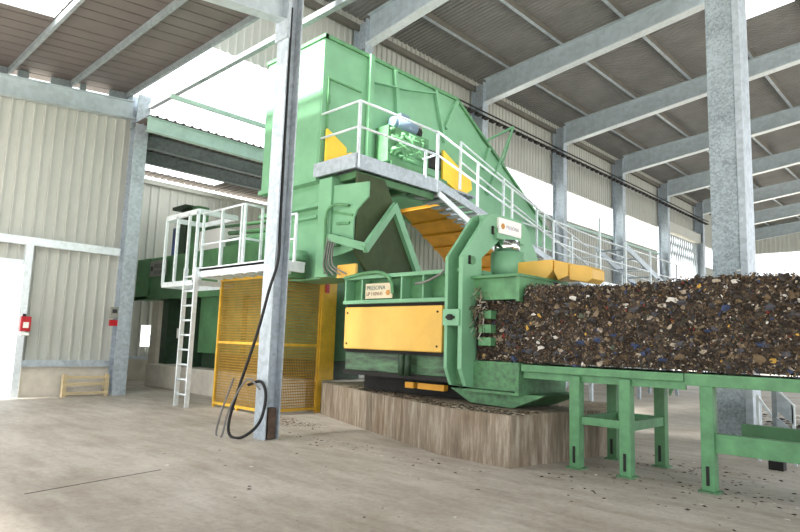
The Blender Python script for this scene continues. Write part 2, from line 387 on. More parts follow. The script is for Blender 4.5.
for i, y in enumerate(ROWS[:-1]):
    o = thing('hall_column', (-13.6, y, 0), ['galvanized wall column hidden low behind the green hopper', 'galvanized wall column of the hall just right of the hopper top',
        'galvanized wall column between the first two bright strip windows', 'galvanized wall column right of the landing railing, third along the strip windows',
        'galvanized wall column left of the roller shutter', 'galvanized wall column right of the roller shutter', 'farthest galvanized wall column beside the bright end opening'][i], 'column', 'hall wall columns')
    hcol_x(-13.85, -13.3, y-.16, y+.16, 0, 11.5).build('column_shaft', M['galv'], o)
    MB().box(-13.82, -13.33, y-.16, y+.16, 10.5, 10.53).build('stiffener', M['galv_dark'], o)
for i, y in enumerate(ROWS):
    o = thing('roof_rafter', (-10, y, 11), 'grey steel roof rafter, %s one right of the green hopper along the hall' % ORD[i-1] if i else 'grey steel roof rafter passing directly above the green hopper', 'rafter', 'hall roof rafters')
    xe = 8
    m = MB(); m.prism([(-13.3, 10.7), (-4.5, 11.8), (xe, zr(xe)-.6), (xe, zr(xe)), (-13.3, zr(-13.3))], 'Y', y-.008, y+.008); m.build('web', M['rafter'], o)
    m = MB(); m.prism([(-13.3, 10.67), (-4.5, 11.77), (xe, zr(xe)-.63), (xe, zr(xe)-.6), (-4.5, 11.8), (-13.3, 10.7)], 'Y', y-.16, y+.16); m.build('lower_flange', M['rail'], o)  # paler zinc stands for floor light on the underside
    m = MB(); m.prism([(-13.3, zr(-13.3)), (xe, zr(xe)), (xe, zr(xe)+.02), (-13.3, zr(-13.3)+.02)], 'Y', y-.13, y+.13); m.build('upper_flange', M['rafter'], o)
for i, x in enumerate((-12.2, -10.05, -7.9, -5.75, -3.6, -1.4)):
    z = zr(x); m = MB(); m.box(x-.015, x+.06, 7, 54, z+.034, z+.24); m.box(x-.05, x+.06, 7, 54, z+.02, z+.034, 1)  # flange pale as if window lit, web dull for the shaded gap
    tag(m.build('roof_purlin', [M['purlin'], M['galv']]), 'long thin purlin under the hall roof, %s one out from the cream hall wall' % ORD[i], 'purlin', 'hall roof purlins')
dk = MB()
SK = (-5.35, -3.9, 16.56, 21.36)
FILL_WIN = (-9.0, -6.9, 8.24, 13.2)  # unseen roof window, added to light hopper and platform
for (x0, x1, y0, y1) in ((-14.2, FILL_WIN[0], 6.8, FILL_WIN[3]), (FILL_WIN[0], FILL_WIN[1], 6.8, FILL_WIN[2]), (FILL_WIN[1], 9, 6.8, FILL_WIN[3]), (-14.2, SK[0], FILL_WIN[3], 54.3), (SK[0], SK[1], FILL_WIN[3], SK[2]), (SK[0], SK[1], SK[3], 54.3), (SK[1], 9, FILL_WIN[3], 54.3)):
    dk.corr((x0, y0, zr(x0)+.24), (0, y1-y0, 0), (x1-x0, 0, .09*(x1-x0)), (0, 0, 1), .16, .03, .6, .1)
struct(dk.build('ceiling', M['deck']))
struct(MB().add([(SK[0], SK[2], zr(SK[0])+.27), (SK[1], SK[2], zr(SK[1])+.27), (SK[1], SK[3], zr(SK[1])+.27), (SK[0], SK[3], zr(SK[0])+.27)], [(0, 1, 2, 3)]).build('window_%d' % wn, M['pane'])); wn += 1
struct(MB().add([(FILL_WIN[0], FILL_WIN[2], zr(FILL_WIN[0])+.27), (FILL_WIN[1], FILL_WIN[2], zr(FILL_WIN[1])+.27), (FILL_WIN[1], FILL_WIN[3], zr(FILL_WIN[1])+.27), (FILL_WIN[0], FILL_WIN[3], zr(FILL_WIN[0])+.27)], [(0, 1, 2, 3)]).build('window_%d' % wn, M['milky'])); wn += 1
we = MB(); we.corr((-14, 54.1, 9.6), (24, 0, 0), (0, 0, 5.2), (0, -1, 0), .3, .045)
struct(we.build('wall_end', M['clad']))
# roller shutter and grille in the rear wall
rs = struct(MB().box(XW-.1, XW+.45, 36.3, 41.85, 8.75, 9.32).build('door_2', M['clad']))
m = MB()
for k in range(30):
    y = 36.6+k*.36
    if k < 14: m.bar((XW+.2, y, 8.7), (XW+.2, y+.5, 7.2), .05, .05); m.bar((XW+.22, y+.5, 8.7), (XW+.22, y, 7.2), .05, .05)
m.build('grille', M['galv_dark'], rs)
m = MB(); m.box(XW, XW+.25, 36.3, 36.45, 0, 8.7); m.box(XW, XW+.25, 41.7, 41.85, 0, 8.7); m.build('guide_rail', M['galv_dark'], rs)
# cable run along the hall columns
m = MB(); 
for k in range(60):
    y = 15.5+k*.45; m.box(-13.28, -13.12, y, y+.25, 10.02, 10.1)
m.path([(-13.2, 15.4, 10.12), (-13.2, 24, 10.1), (-13.2, 33, 10.12), (-13.2, 42.6, 10.1)], .035, 6)
m.path([(-13.2, 15.4, 10.28), (-13.2, 24, 10.27), (-13.2, 33, 10.28), (-13.2, 42.6, 10.27)], .03, 6)
tag(m.build('cable_run', M['dark']), 'dark cable run stretched along the hall columns above the strip windows', 'cable')

# annexe behind the lean-to
an = MB(); an.box(-22.1, -22, 7, 9.15, .75, 7.2) if False else None
for (y0, y1, z0, z1) in ((6.8, 9.5, .75, 7.15), (9.5, 9.95, .75, 1.2), (9.5, 9.95, 1.96, 7.15), (9.95, 17, .75, 7.15)):
    an.corr((-22.05, y0, z0), (0, y1-y0, 0), (0, 0, z1-z0), (1, 0, 0), .3, .045)
struct(an.build('wall_back', M['clad']))
aw = MB(); aw.corr((-22.2, 6.6, 0), (4.95, 0, 0), (0, 0, 7.4), (0, 1, 0), .3, .045); struct(aw.build('wall_front_sunblock', M['clad']))  # unseen front wall, added to keep sun off the rear plinth
struct(MB().box(-22.2, -21.95, 6.8, 17, 0, .75).build('baseboard_back', M['concrete']))
struct(MB().box(-22, -21.9, 6.8, 17, .75, .86).build('trim_2', M['galv']))
struct(MB().box(-22.0, -21.9, 6.8, 17, 7.1, 7.25).build('trim_3', M['clad']))
o = struct(MB().box(-22.06, -22.04, 9.5, 9.95, 1.2, 1.96).build('window_%d' % wn, M['pane'])); wn += 1
MB().box(-22.02, -21.98, 9.5, 9.95, 1.55, 1.58).build('window_bar', M['white'], o)
dk = MB()
for (x0, x1, y0, y1) in ((-19.4, -15.9, 6.6, 17), (-21.5, -19.4, 6.6, 8.3), (-21.5, -19.4, 11.6, 17), (-22.3, -21.5, 6.6, 17)):
    dk.corr((x0, y0, 7.45), (0, y1-y0, 0), (x1-x0, 0, 0), (0, 0, 1), .25, .04)
struct(dk.build('ceiling', M['deck_brown']))
struct(MB().add([(-21.5, 8.3, 7.47), (-19.4, 8.3, 7.47), (-19.4, 11.6, 7.47), (-21.5, 11.6, 7.47)], [(0, 1, 2, 3)]).build('window_%d' % wn, M['pane'])); wn += 1
for i, x in enumerate((-16.05, -17.6, -19.2)):
    tag(MB().ibeam((x, 6.6, 7.24), (x, 17, 7.24), .38, .2).build('annexe_beam', M['mint'] if i == 0 else M['galv_dark']),
        ['pale mint green beam at the near edge of the low annexe roof', 'dark beam under the annexe roof, behind the mint green edge beam', 'dark beam under the annexe roof beside its roof window'][i], 'beam', 'beams under the annexe roof')
tag(MB().box(-20.5, -20.0, 9.15, 9.5, 0, 2.76).build('concrete_post', M['plinth']), 'beige concrete post under the dark green press body at far left', 'post')

# ------------------------------------------------------------------ foundations
fd = thing('press_foundation', (-7, 8.3, 0), 'stained brown concrete foundation block under the green baling press', 'foundation')
m = MB(); m.prism([(-10.9, 8.85), (-6.06, 7.17), (-4.78, 7.15), (-4.45, 9.3), (-4.6, 10.6), (-10.9, 10.6)], 'Z', 0, .69)
m.build('block', M['found'], fd)
tag(MB().box(-19.75, -11.35, 8.75, 11, 0, .7).build('rear_foundation', M['plinth'], None, .02), 'plain grey concrete plinth under the dark green rear press body', 'foundation')
def litter(name, m, n, fn, smin, smax, label, cat, mats):
    mb = MB()
    for _ in range(n):
        p = fn(); s = random.uniform(smin, smax); a = random.uniform(0, 6.28); d1 = V((math.cos(a), math.sin(a), 0))*s; d2 = V((-math.sin(a), math.cos(a), 0))*s*random.uniform(.4, 1)
        h = s*random.uniform(.1, .5); p = V(p)
        mb.add([p-d1-d2, p+d1-d2*.7, p+d1*.8+d2+V((0, 0, h*.6)), p-d1*.9+d2, p+V((0, 0, h))], [(0, 1, 4), (1, 2, 4), (2, 3, 4), (3, 0, 4)], random.randrange(len(mats)))
    o = mb.build(name, mats); tag(o, label, cat, None, 'stuff'); return o
FL = [mat('scrap %d' % i, c, .75, var=.08, scale=20) for i, c in enumerate([(44,36,28),(70,56,42),(92,76,56),(112,94,70),(134,118,96),(58,52,46),(172,160,142),(214,210,202),(58,72,104),(150,44,40),(196,156,70),(86,96,78),(78,78,84)])]
def f_top():
    while True:
        x = random.uniform(-9.8, -4.7); yl = 7.2 if x > -6 else 7.2+(-6-x)*.345
        y = yl+.05+abs(random.gauss(0, .25))
        if y < 9: return (x, y, .69)
litter('foundation_litter', 0, 2200, f_top, .008, .04, 'dark litter and shredded scraps lying along the foundation ledge', 'litter', [FL[0], FL[1], FL[2], FL[4], FL[6], FL[5]])
def f_flr():
    k = random.random()
    if k < .45: return (random.uniform(-4.3, -1.5), random.gauss(7.9, .5), .002)
    if k < .7: return (random.uniform(-4.3, -2), random.gauss(9.3, .4), .002)
    if k < .85: return (random.uniform(-9, -5), 6.6+random.gauss(0, .2), .002) 
    return (random.uniform(-9, -1), random.uniform(3, 6.9), .002)
litter('floor_litter', 0, 420, f_flr, .006, .03, 'small scraps and dirt scattered over the concrete floor near the bale table', 'litter', [FL[0], FL[1], FL[2], FL[5], FL[6], FL[7]])
litter('swept_litter', 0, 500, lambda: (-11.2+random.gauss(0, .5)+1.1, 7.2+random.gauss(0, .22)+.2, .002), .005, .022, 'band of dark swept debris on the floor in front of the yellow fence', 'litter', [FL[1], FL[2], FL[3], FL[4]])
litter('scrap_heap', 0, 400, lambda: (random.gauss(-3.0, .8), random.gauss(17, .6), abs(random.gauss(0, .15))), .03, .12, 'pale heap of paper scraps on the floor far behind the right column', 'heap', [FL[6], FL[7], FL[7], FL[8], FL[5]])

# ------------------------------------------------------------------ baling press
pr = thing('baling_press', (-8, 8.6, .7), 'green channel baling press with yellow side panel on the concrete foundation', 'baling press')
m = MB(); m.box(-9.15, -6.15, 8.1, 10.2, 1.0, 2.82); m.build('channel_body', M['green_mid'], pr)
m = MB(); m.box(-9.15, -6.12, 7.85, 9.2, 2.8, 2.87); m.box(-9.15, -6.45, 7.85, 8.1, 2.33, 2.4)
for x in (-9.13, -8.66, -7.62, -7.1): m.box(x, x+.04, 7.87, 8.1, 2.4, 2.8)
m.build('upper_beam', M['green'], pr, .006)
m = MB(); m.box(-9.09, -6.62, 7.86, 7.96, 1.48, 2.27); m.build('side_panel', M['yellow'], pr, .02)
p_ = MB()
for x in (-9.0, -6.72):
    for z in (1.58, 2.16): p_.tube((x, 7.865, z), (x, 7.845, z), .018, 8)
p_.each('panel_bolt', M['dark'], pr)
m = MB(); m.box(-9.15, -6.42, 7.98, 8.1, 1.08, 1.42); m.build('lower_beam', M['green_grime_shade'], pr, .01)
m = MB(); m.box(-9.15, -6.42, 7.95, 8.1, 1.42, 1.5); m.box(-9.15, -6.45, 7.97, 8.1, 2.26, 2.34); m.box(-9.15, -6.2, 8.5, 9.1, .7, 1.0); m.box(-9.15, -6.5, 7.93, 8.2, 1.0, 1.08); m.build('gap_shade_fill', M['dark'], pr)  # dark boxes stand in for shade in gaps and void, plus lower rail
m = MB()
for x in (-7.5, -7.35): m.tube((x, 7.84, 1.42), (x, 7.84, 1.06), .06, 12)
m.each('guide_pin', M['green_black'], pr)
m = MB(); m.box(-7.3, -6.7, 8.05, 8.15, .84, .94); m.box(-7.6, -7.4, 8.05, 8.15, .84, .94); m.each('floor_wedge', M['orange'], pr)
MB().path([(-9.1, 7.83, 2.84), (-8.5, 7.82, 2.9), (-8.05, 7.82, 2.88), (-7.82, 7.83, 2.72), (-7.78, 7.84, 2.5)], .035).build('hose', M['green_mid'], pr)
MB().path([(-7.2, 7.8, 2.65), (-6.95, 7.76, 2.66), (-6.6, 7.76, 2.78), (-6.48, 7.8, 2.92)], .02).build('hose', M['cable_grey'], pr)
# name plate on the upper beam
sg = MB(); sg.box(-8.5, -7.8, 7.84, 7.86, 2.42, 2.7); sg = sg.build('name_plate', M['cream_plate'], pr); sg['label'] = 'cream name plate with teal and maroon lettering'
RX = Matrix.Rotation(math.pi/2, 4, 'X')
text('lettering', 'PRESONA', .115, M['teal'], sg, Matrix.Translation((-8.47, 7.838, 2.58)) @ RX)
text('lettering', 'LP 110VH1', .095, M['maroon'], sg, Matrix.Translation((-8.47, 7.838, 2.475)) @ RX)
MB().tube((-7.9, 7.842, 2.52), (-7.9, 7.834, 2.52), .055, 6).build('emblem', M['gold'], sg)
# yoke: two plates with a slot between them
for x0, x1 in ((-6.38, -6.32), (-6.1, -6.02)):
    # legs, arms and head of one plate as a single outline
    m = MB()
    m.prism([(7.64, 1.25), (7.78, .98), (8.1, .94), (8.12, 3.05), (7.62, 3.02)], 'X', x0, x1)
    m.prism([(7.62, 3.02), (8.12, 3.05), (8.62, 3.42), (8.62, 3.86), (8.42, 3.86), (8.26, 3.78)], 'X', x0, x1)
    m.prism([(8.62, 3.42), (9.04, 3.42), (9.04, 3.86), (8.62, 3.86)], 'X', x0, x1)
    m.prism([(10.02, 3.02), (9.52, 3.05), (9.04, 3.42), (9.04, 3.86), (9.3, 3.86), (9.44, 3.78)], 'X', x0, x1)
    m.prism([(10.0, 1.25), (9.86, .98), (9.54, .94), (9.52, 3.05), (10.02, 3.02)], 'X', x0, x1)
    m.build('yoke_plate', M['green'], pr)
m = MB(); m.box(-6.34, -6.08, 7.9, 8.1, 1.0, 3.0); m.bar((-6.21, 8.02, 3.06), (-6.21, 8.6, 3.55), .24, .1); m.build('yoke_web', M['green_dark'], pr)  # darker green puts the slot's shade into the web
m = MB(); m.box(-6.39, -6.06, 7.6, 7.9, 1.92, 2.18); m.build('yoke_lug', M['green'], pr)
m = MB(); m.tube((-6.22, 7.62, 2.05), (-6.22, 7.54, 2.05), .05, 10); m.tube((-6.32, 7.6, 2.05), (-6.14, 7.6, 2.05), .022, 8); m.build('locking_bolt', M['dark'], pr)
m = MB()
for y, z in ((7.86, 2.98), (8.48, 3.56), (9.2, 3.56)): m.tube((-6.02, y, z), (-5.995, y, z), .07, 14)
m.each('pin_cap', M['green_mid'], pr)
m = MB()
for y, z in ((7.86, 2.98), (8.48, 3.56), (9.2, 3.56)): m.box(-6.02, -5.985, y-.1, y-.075, z-.07, z+.07)
m.each('pin_keeper', M['dark'], pr)
hd = MB(); hd.box(-6.4, -5.95, 8.45, 9.28, 3.42, 3.52); hd.box(-6.31, -6.04, 8.4, 9.36, 3.42, 3.85); hd.build('crosshead', M['green'], pr, .01)
sg = MB().box(-6.03, -5.97, 8.53, 9.21, 3.53, 3.8).build('crosshead_plate', M['white'], pr); sg['label'] = 'white plate with small emblem and pale lettering'
RZ = Matrix.Rotation(math.pi/2, 4, 'Z') @ RX
text('lettering', 'PRESONA', .09, M['pale_ink'], sg, Matrix.Translation((-5.968, 8.74, 3.63)) @ RZ)
MB().tube((-5.975, 8.64, 3.66), (-5.962, 8.64, 3.66), .055, 6).build('emblem', M['gold'], sg)
MB().tube((-6.0, 8.82, 2.72), (-6.0, 8.82, 3.22), .28, 28).build('press_cylinder', M['green'], pr)
MB().tube((-6.0, 8.82, 3.22), (-6.0, 8.82, 3.42), .22, 24).build('piston_rod', M['chrome'], pr)
# channel outlet frame: top and bottom boxes, fingers, trough
m = MB(); m.box(-6.1, -5.1, 7.84, 9.3, 2.68, 2.72); m.box(-6.1, -5.16, 7.95, 9.2, 2.34, 2.68); m.box(-5.18, -5.12, 7.86, 9.3, 2.3, 2.68); m.build('outlet_top_box', M['green_mid'], pr)
m = MB(); m.box(-6.1, -5.16, 7.95, 9.2, .95, 1.38); m.box(-5.18, -5.12, 7.86, 9.25, .92, 1.38); m.box(-6.1, -5.1, 7.84, 9.25, .9, .94); m.build('outlet_bottom_box', M['green_worn'], pr)
m = MB(); m.prism([(-6.5, .92), (-6.1, .72), (-5.3, .7), (-4.75, .92)], 'Y', 7.98, 9.2); m.build('outlet_trough', M['green_worn'], pr)
for z in (1.62, 1.82, 2.04): MB().box(-5.9, -5.66, 7.9, 8.1, z, z+.13).build('channel_finger', M['green_mid'], pr, .005)
# yellow covers on top
m = MB(); m.prism([(-5.92, 3.03), (-5.08, 3.04), (-5.08, 2.86), (-5.2, 2.72), (-5.92, 2.72)], 'Y', 8.75, 9.3); m.build('top_cover', M['yellow'], pr, .01)
m = MB(); m.prism([(-5.07, 3.02), (-4.82, 2.97), (-4.82, 2.76), (-5.0, 2.7), (-5.07, 2.84)], 'Y', 8.78, 9.25); m.build('top_cover', M['yellow'], pr, .01)
m = MB(); m.prism([(-4.81, 2.95), (-4.5, 2.9), (-4.42, 2.85), (-4.42, 2.7), (-4.5, 2.64), (-4.81, 2.7)], 'Y', 8.8, 9.22); m.build('top_cover', M['yellow'], pr, .01)
# rear body and ram housing (dark green) behind the fence
m = MB(); m.box(-21.5, -11.35, 9.0, 10.6, 2.8, 4.2); m.box(-21.55, -13.5, 8.94, 9.0, 2.78, 2.92); m.box(-21.5, -20.5, 8.94, 9.0, 2.8, 4.2)
m.build('rear_body', M['green_dark'], pr, .01)
m = MB(); m.box(-17.2, -11.35, 9.15, 10.5, 1.15, 2.8); m.box(-15.8, -15.65, 9.0, 9.15, 1.2, 2.8); m.box(-14.8, -14.6, 9.0, 9.15, 1.2, 2.8); m.build('ram_housing', M['green_dark'], pr)
m = MB(); m.box(-19.6, -19.2, 9.1, 9.6, .72, 2.8); m.box(-18.3, -17.5, 9.1, 10.4, .72, 2.8); m.box(-17.2, -11.4, 9.3, 10.4, .72, 1.15); m.build('body_support', M['green_black'], pr)
MB().box(-18.35, -18.05, 9.02, 9.1, 1.55, 1.85).build('warning_plate', M['white'], pr)
sg = MB().box(-20.4, -19.2, 8.91, 8.935, 3.55, 4.08).build('name_plate', M['grey_plate'], pr); sg['label'] = 'grey name plate with round dark emblem on the dark green body'
text('lettering', 'PRESONA', .2, M['ink'], sg, Matrix.Translation((-20.08, 8.908, 3.82)) @ RX)
text('lettering', 'LP 110VH1', .17, M['ink'], sg, Matrix.Translation((-20.08, 8.908, 3.62)) @ RX)
MB().tube((-20.25, 8.915, 3.82), (-20.25, 8.9, 3.82), .09, 16).build('emblem', M['ink'], sg)
m = MB(); m.box(-11.0, -9.15, 9.65, 10.2, 1.0, 2.8); m.build('charging_box', M['green_mid'], pr)

# hydraulic unit on the rear body
hy = thing('hydraulic_unit', (-18, 9.8, 4.2), 'hydraulic unit with green posts and pipes on top of the dark green press body', 'hydraulic unit')
m = MB(); m.box(-19.25, -18.85, 9.3, 9.7, 4.2, 5.75); m.box(-19.5, -18.6, 9.1, 9.9, 5.75, 5.85); m.build('filter_post', M['green_black'], hy)
MB().box(-18.5, -18.15, 9.3, 9.7, 4.2, 5.78).build('support_post', M['green_dark'], hy)
MB().box(-19.75, -19.4, 9.3, 9.8, 4.2, 5.2).build('valve_block', M['blue'], hy)
m = MB(); m.box(-17.9, -16.6, 9.3, 10.3, 4.2, 4.9); m.build('switch_box', M['white_box'], hy)
m = MB(); m.tube((-18.1, 9.5, 5.05), (-12.4, 9.5, 4.75), .05, 10); m.tube((-17.2, 9.6, 4.8), (-12.4, 9.6, 4.55), .07, 10); m.build('pressure_pipe', M['green_dark'], hy)
m = MB(); m.tube((-16.6, 9.7, 4.42), (-13.6, 9.7, 4.42), .22, 18); m.build('accumulator', M['green_mid'], hy)
MB().tube((-13.9, 9.4, 4.3), (-13.7, 9.4, 4.5), .18, 14).build('pipe_cap', M['cream_plate'], hy)

# ------------------------------------------------------------------ feed hopper and conveyor
hp = thing('feed_hopper', (-11.2, 9.5, 3), 'tall pale green feed hopper above the press with sloping top edge', 'hopper')
side = [(7.9, 5.05), (12.6, 5.25), (15.5, 4.75), (17.8, 4.75), (17.6, 5.13), (15.68, 6.3), (14.52, 6.98), (13.67, 7.44), (12.5, 8.25), (7.9, 8.25)]
MB().prism(side, 'X', -10.24, -10.2).build('side_sheet', M['green'], hp)
MB().prism(side, 'X', -12.36, -12.32).build('side_sheet', M['green'], hp)
MB().box(-12.32, -10.24, 7.89, 7.93, 5.05, 8.22).build('end_sheet', M['green'], hp)
m = MB(); m.box(-10.26, -10.14, 7.88, 12.5, 8.22, 8.3); m.bar((-10.19, 12.48, 8.26), (-10.19, 15.68, 6.32), .1, .07); m.bar((-10.19, 15.68, 6.32), (-10.19, 17.6, 5.15), .1, .07)
m.box(-12.4, -10.14, 7.86, 7.96, 8.22, 8.3); m.build('rim', M['green_mid'], hp)
m = MB(); m.box(-10.2, -10.08, 9.18, 9.3, 5.05, 8.3); m.build('stiffener', M['green'], hp)
for a, b in (((10.05, 8.22), (10.4, 5.4)), ((11.55, 8.2), (11.98, 6.9)), ((12.45, 8.18), (12.0, 7.3)), ((13.95, 7.25), (13.7, 6.6)), ((14.5, 6.9), (13.9, 5.9))):
    MB().bar((-10.15, *a), (-10.15, *b), .1, .09, (1, 0, 0)).build('stiffener', M['green'], hp)
m = MB(); m.bar((-10.14, 9.28, 7.66), (-10.14, 10.46, 7.85), .12, .03); m.bar((-10.14, 10.46, 7.85), (-10.14, 11.55, 8.12), .12, .03); m.build('stiffener', M['green'], hp)
m = MB(); m.bar((-10.18, 8.02, 7.32), (-10.18, 9.0, 7.32), .05, .03); m.bar((-10.18, 8.05, 7.3), (-10.18, 8.05, 5.4), .04, .04); m.box(-10.2, -10.15, 8.02, 8.09, 6.75, 6.95); m.build('hatch_frame', M['green_mid'], hp)
m = MB(); m.bar((-10.1, 13.75, 7.42), (-9.2, 13.75, 7.62), .05, .05); m.bar((-9.2, 13.75, 7.62), (-10.1, 14.55, 6.95), .05, .05); m.bar((-9.2, 13.75, 7.62), (-10.1, 14.0, 6.2), .04, .04); m.build('guard_frame', M['green'], hp)
# orange conveyor floor with cross ribs
m = MB(); m.add([(-12.3, 12.6, 5.45), (-10.24, 12.6, 5.45), (-10.24, 15.9, 3.55), (-12.3, 15.9, 3.55), (-12.3, 12.6, 5.5), (-10.24, 12.6, 5.5), (-10.24, 15.9, 3.6), (-12.3, 15.9, 3.6)], [(0,1,2,3),(4,5,6,7),(0,1,5,4),(1,2,6,5),(2,3,7,6),(3,0,4,7)])
for k in range(7):
    t = k/6.5; y = 12.65+t*3.25; z = 5.42-t*1.87; m.bar((-12.3, y, z), (-10.24, y, z), .1, .1, (0, .5, .85))
m.build('conveyor_pan', M['orange'], hp)
# lower hopper: chute boxes down to the press
m = MB(); m.box(-12.3, -9.66, 8.05, 8.9, 2.9, 5.05); m.box(-12.4, -10.2, 7.84, 8.05, 4.98, 5.08); m.box(-12.35, -9.9, 7.86, 8.05, 4.42, 4.5); m.box(-11.1, -10.2, 7.9, 8.05, 4.2, 4.25); m.build('chute_body', M['green'], hp, .005)
m = MB(); m.box(-10.08, -9.66, 7.84, 8.05, 2.9, 4.98); m.build('chute_column', M['green'], hp, .01)
m = MB(); m.prism([(-9.66, 3.3), (-9.0, 3.4), (-9.0, 4.05), (-8.92, 4.2), (-8.6, 4.42), (-8.6, 4.72), (-9.66, 4.8)], 'Y', 7.9, 7.94); m.build('chute_front', M['green'], hp, .005)
m = MB(); m.bar((-9.64, 7.89, 4.24), (-9.02, 7.89, 4.1), .03, .05); m.bar((-9.5, 7.89, 3.98), (-9.1, 7.89, 3.95), .04, .05); m.build('chute_ledge', M['green_mid'], hp)
m = MB(); m.prism([(7.96, 4.98), (7.96, 3.4), (8.4, 2.9), (9.82, 2.9), (9.0, 4.5), (8.7, 4.98)], 'X', -9.06, -8.98); m.build('chute_side', M['olive'], hp)
m = MB(); m.bar((-9.62, 7.82, 3.7), (-8.5, 7.82, 3.4), .1, .15); m.bar((-8.53, 7.8, 3.36), (-8.9, 8.97, 4.48), .1, .15); m.bar((-8.93, 8.93, 4.5), (-8.93, 9.9, 2.88), .1, .16); m.build('bent_brace', M['green'], hp)
MB().box(-9.4, -8.85, 7.87, 7.93, 2.86, 3.12).build('junction_cover', M['yellow'], hp)
for k in range(4):
    x = -9.62+k*.07
    MB().path([(x, 7.8, 3.75-.05*k), (x+.02, 7.72, 3.4), (x-.05+.03*k, 7.74, 3.1), (x+.12*k, 7.82, 2.92)], .018).build('hose', M['cable_grey'], hp)
MB().box(-9.75, -9.35, 7.78, 7.92, 3.5, 3.72).build('manifold', M['green_mid'], hp)
MB().path([(-9.7, 7.8, 2.95), (-9.72, 7.78, 3.7), (-9.7, 7.78, 4.2), (-9.5, 7.8, 4.35), (-9.1, 7.85, 4.3)], .03).build('pipe', M['green_mid'], hp)
m = MB(); m.tube((-10.62, 7.75, 2.9), (-10.62, 7.75, 3.28), .22, 20); m.build('agitator_motor', M['green_dark'], hp)
m = MB(); m.tube((-10.62, 7.75, 3.28), (-10.62, 7.75, 3.48), .23, 20); m.tube((-10.95, 7.75, 3.33), (-10.62, 7.75, 3.33), .03, 8); m.build('motor_cap', M['green'], hp)
# conveyor drive on the platform side
m = MB(); m.box(-10.16, -9.75, 9.5, 10.9, 5.75, 6.6)
for k in range(34):
    m.tube((-9.76, 9.55+random.random()*1.3, 5.85+random.random()*.7), (-9.72, 9.55+random.random()*1.3, 5.85+random.random()*.7), .05, 7)
m.build('gear_guard', M['green_mid'], hp)
m = MB(); m.tube((-9.95, 9.9, 6.8), (-9.95, 10.55, 6.8), .17, 16); m.tube((-9.95, 9.8, 6.8), (-9.95, 9.9, 6.8), .13, 16); m.box(-10.05, -9.85, 10.0, 10.3, 6.95, 7.05); m.build('drive_motor', M['motor'], hp)
m = MB(); m.tube((-9.95, 10.55, 6.75), (-9.95, 10.72, 6.75), .15, 14); m.build('motor_fan_cover', M['dark'], hp)
MB().bar((-9.8, 9.6, 5.72), (-9.8, 11.6, 5.66), .16, .1).build('drive_rail', M['green_dark'], hp)
MB().box(-10.2, -10.12, 10.75, 11.8, 6.1, 6.55).build('drive_opening', M['dark'], hp)
MB().box(-10.2, -10.17, 10.9, 11.1, 6.95, 7.1).build('rating_plate', M['grey_plate'], hp)
m = MB(); m.prism([(8.0, 6.15), (8.55, 5.86), (8.6, 5.36), (8.0, 5.36)], 'X', -10.15, -10.08); m.box(-10.12, -9.98, 8.6, 8.85, 5.5, 5.75); m.build('belt_guard', M['bright_yellow'], hp)
m = MB(); m.prism([(11.86, 6.66), (13.05, 6.1), (13.1, 5.85), (12.7, 5.6), (11.86, 5.9)], 'X', -10.15, -10.08); m.build('belt_guard', M['bright_yellow'], hp)

# ------------------------------------------------------------------ upper service platform with stair
sp = thing('service_platform', (-9.5, 9, 5), 'galvanized service platform with railings and long stair beside the hopper', 'platform')
m = MB(); m.box(-9.02, -8.96, 7.88, 10.4, 5.06, 5.36); m.box(-10.3, -8.96, 7.84, 7.9, 5.06, 5.36); m.build('fascia', M['galv'], sp)
m = MB(); m.box(-10.12, -9.02, 7.92, 11.9, 5.24, 5.28)
for k in range(20): m.box(-10.12, -9.02, 7.95+k*.2, 7.965+k*.2, 5.18, 5.24)
m.build('grating', M['galv_dark'], sp)
m = MB(); m.bar((-10.3, 8.1, 4.98), (-9.1, 8.1, 4.98), .12, .14); m.bar((-10.3, 9.6, 4.98), (-9.1, 9.6, 4.98), .12, .14); m.bar((-9.15, 8.0, 4.98), (-9.15, 10.4, 4.98), .1, .14); m.each('support_beam', M['green_dark'], sp)
R = .025
def zs(y): return 5.36-.235*(y-10.36)
m = MB()
for z in (5.93, 6.47): m.tube((-8.98, 7.93, z), (-8.98, 10.36, z), R); m.tube((-8.98, 7.93, z), (-10.3, 7.93, z), R)
m.each('handrail', M['rail'], sp)
m = MB()
for y, zt in ((7.93, 6.47), (10.36, 6.5)): m.bar((-8.98, y, 5.08), (-8.98, y, zt), .05, .06)
m.bar((-8.98, 9.95, 5.3), (-8.98, 9.95, 5.95), .05, .05); m.bar((-10.3, 7.93, 5.08), (-10.3, 7.93, 6.47), .05, .05); m.each('railing_post', M['rail'], sp)
m = MB(); m.prism([(10.36, 5.36), (17.6, zs(17.6)), (17.6, zs(17.6)-.17), (12.0, zs(12)-.17), (10.5, 5.12), (10.36, 5.08)], 'X', -9.0, -8.95); m.each('stringer', M['galv'], sp)
m = MB(); m.bar((-8.97, 10.4, 5.04), (-8.97, 11.75, 4.5), .05, .14); m.bar((-8.97, 11.75, 4.5), (-8.97, 13.6, 3.6), .05, .14); m.each('stringer', M['rail'], sp)
m = MB(); m.prism([(12.0, 5.3), (17.6, zs(17.6)+.2), (17.6, zs(17.6)-.05), (12.0, 5.05)], 'X', -10.1, -10.06); m.each('stringer', M['galv'], sp)
m = MB()
for k in range(24): y = 10.5+k*.3; m.box(-10.06, -9.0, y, y+.24, zs(y)-.1, zs(y)-.06)
m.each('stair_tread', M['galv'], sp)
m = MB()
for dz in (1.12, .58):
    m.tube((-8.98, 10.36, 5.36+dz), (-8.98, 17.6, zs(17.6)+dz), R)
    m.tube((-9.95, 12.4, 7.0-1.12+dz), (-9.95, 17.6, 5.55-1.12+dz), R)
m.tube((-8.98, 10.36, 5.95), (-9.95, 10.7, 6.05), .02)
m.each('handrail', M['rail'], sp)
m = MB()
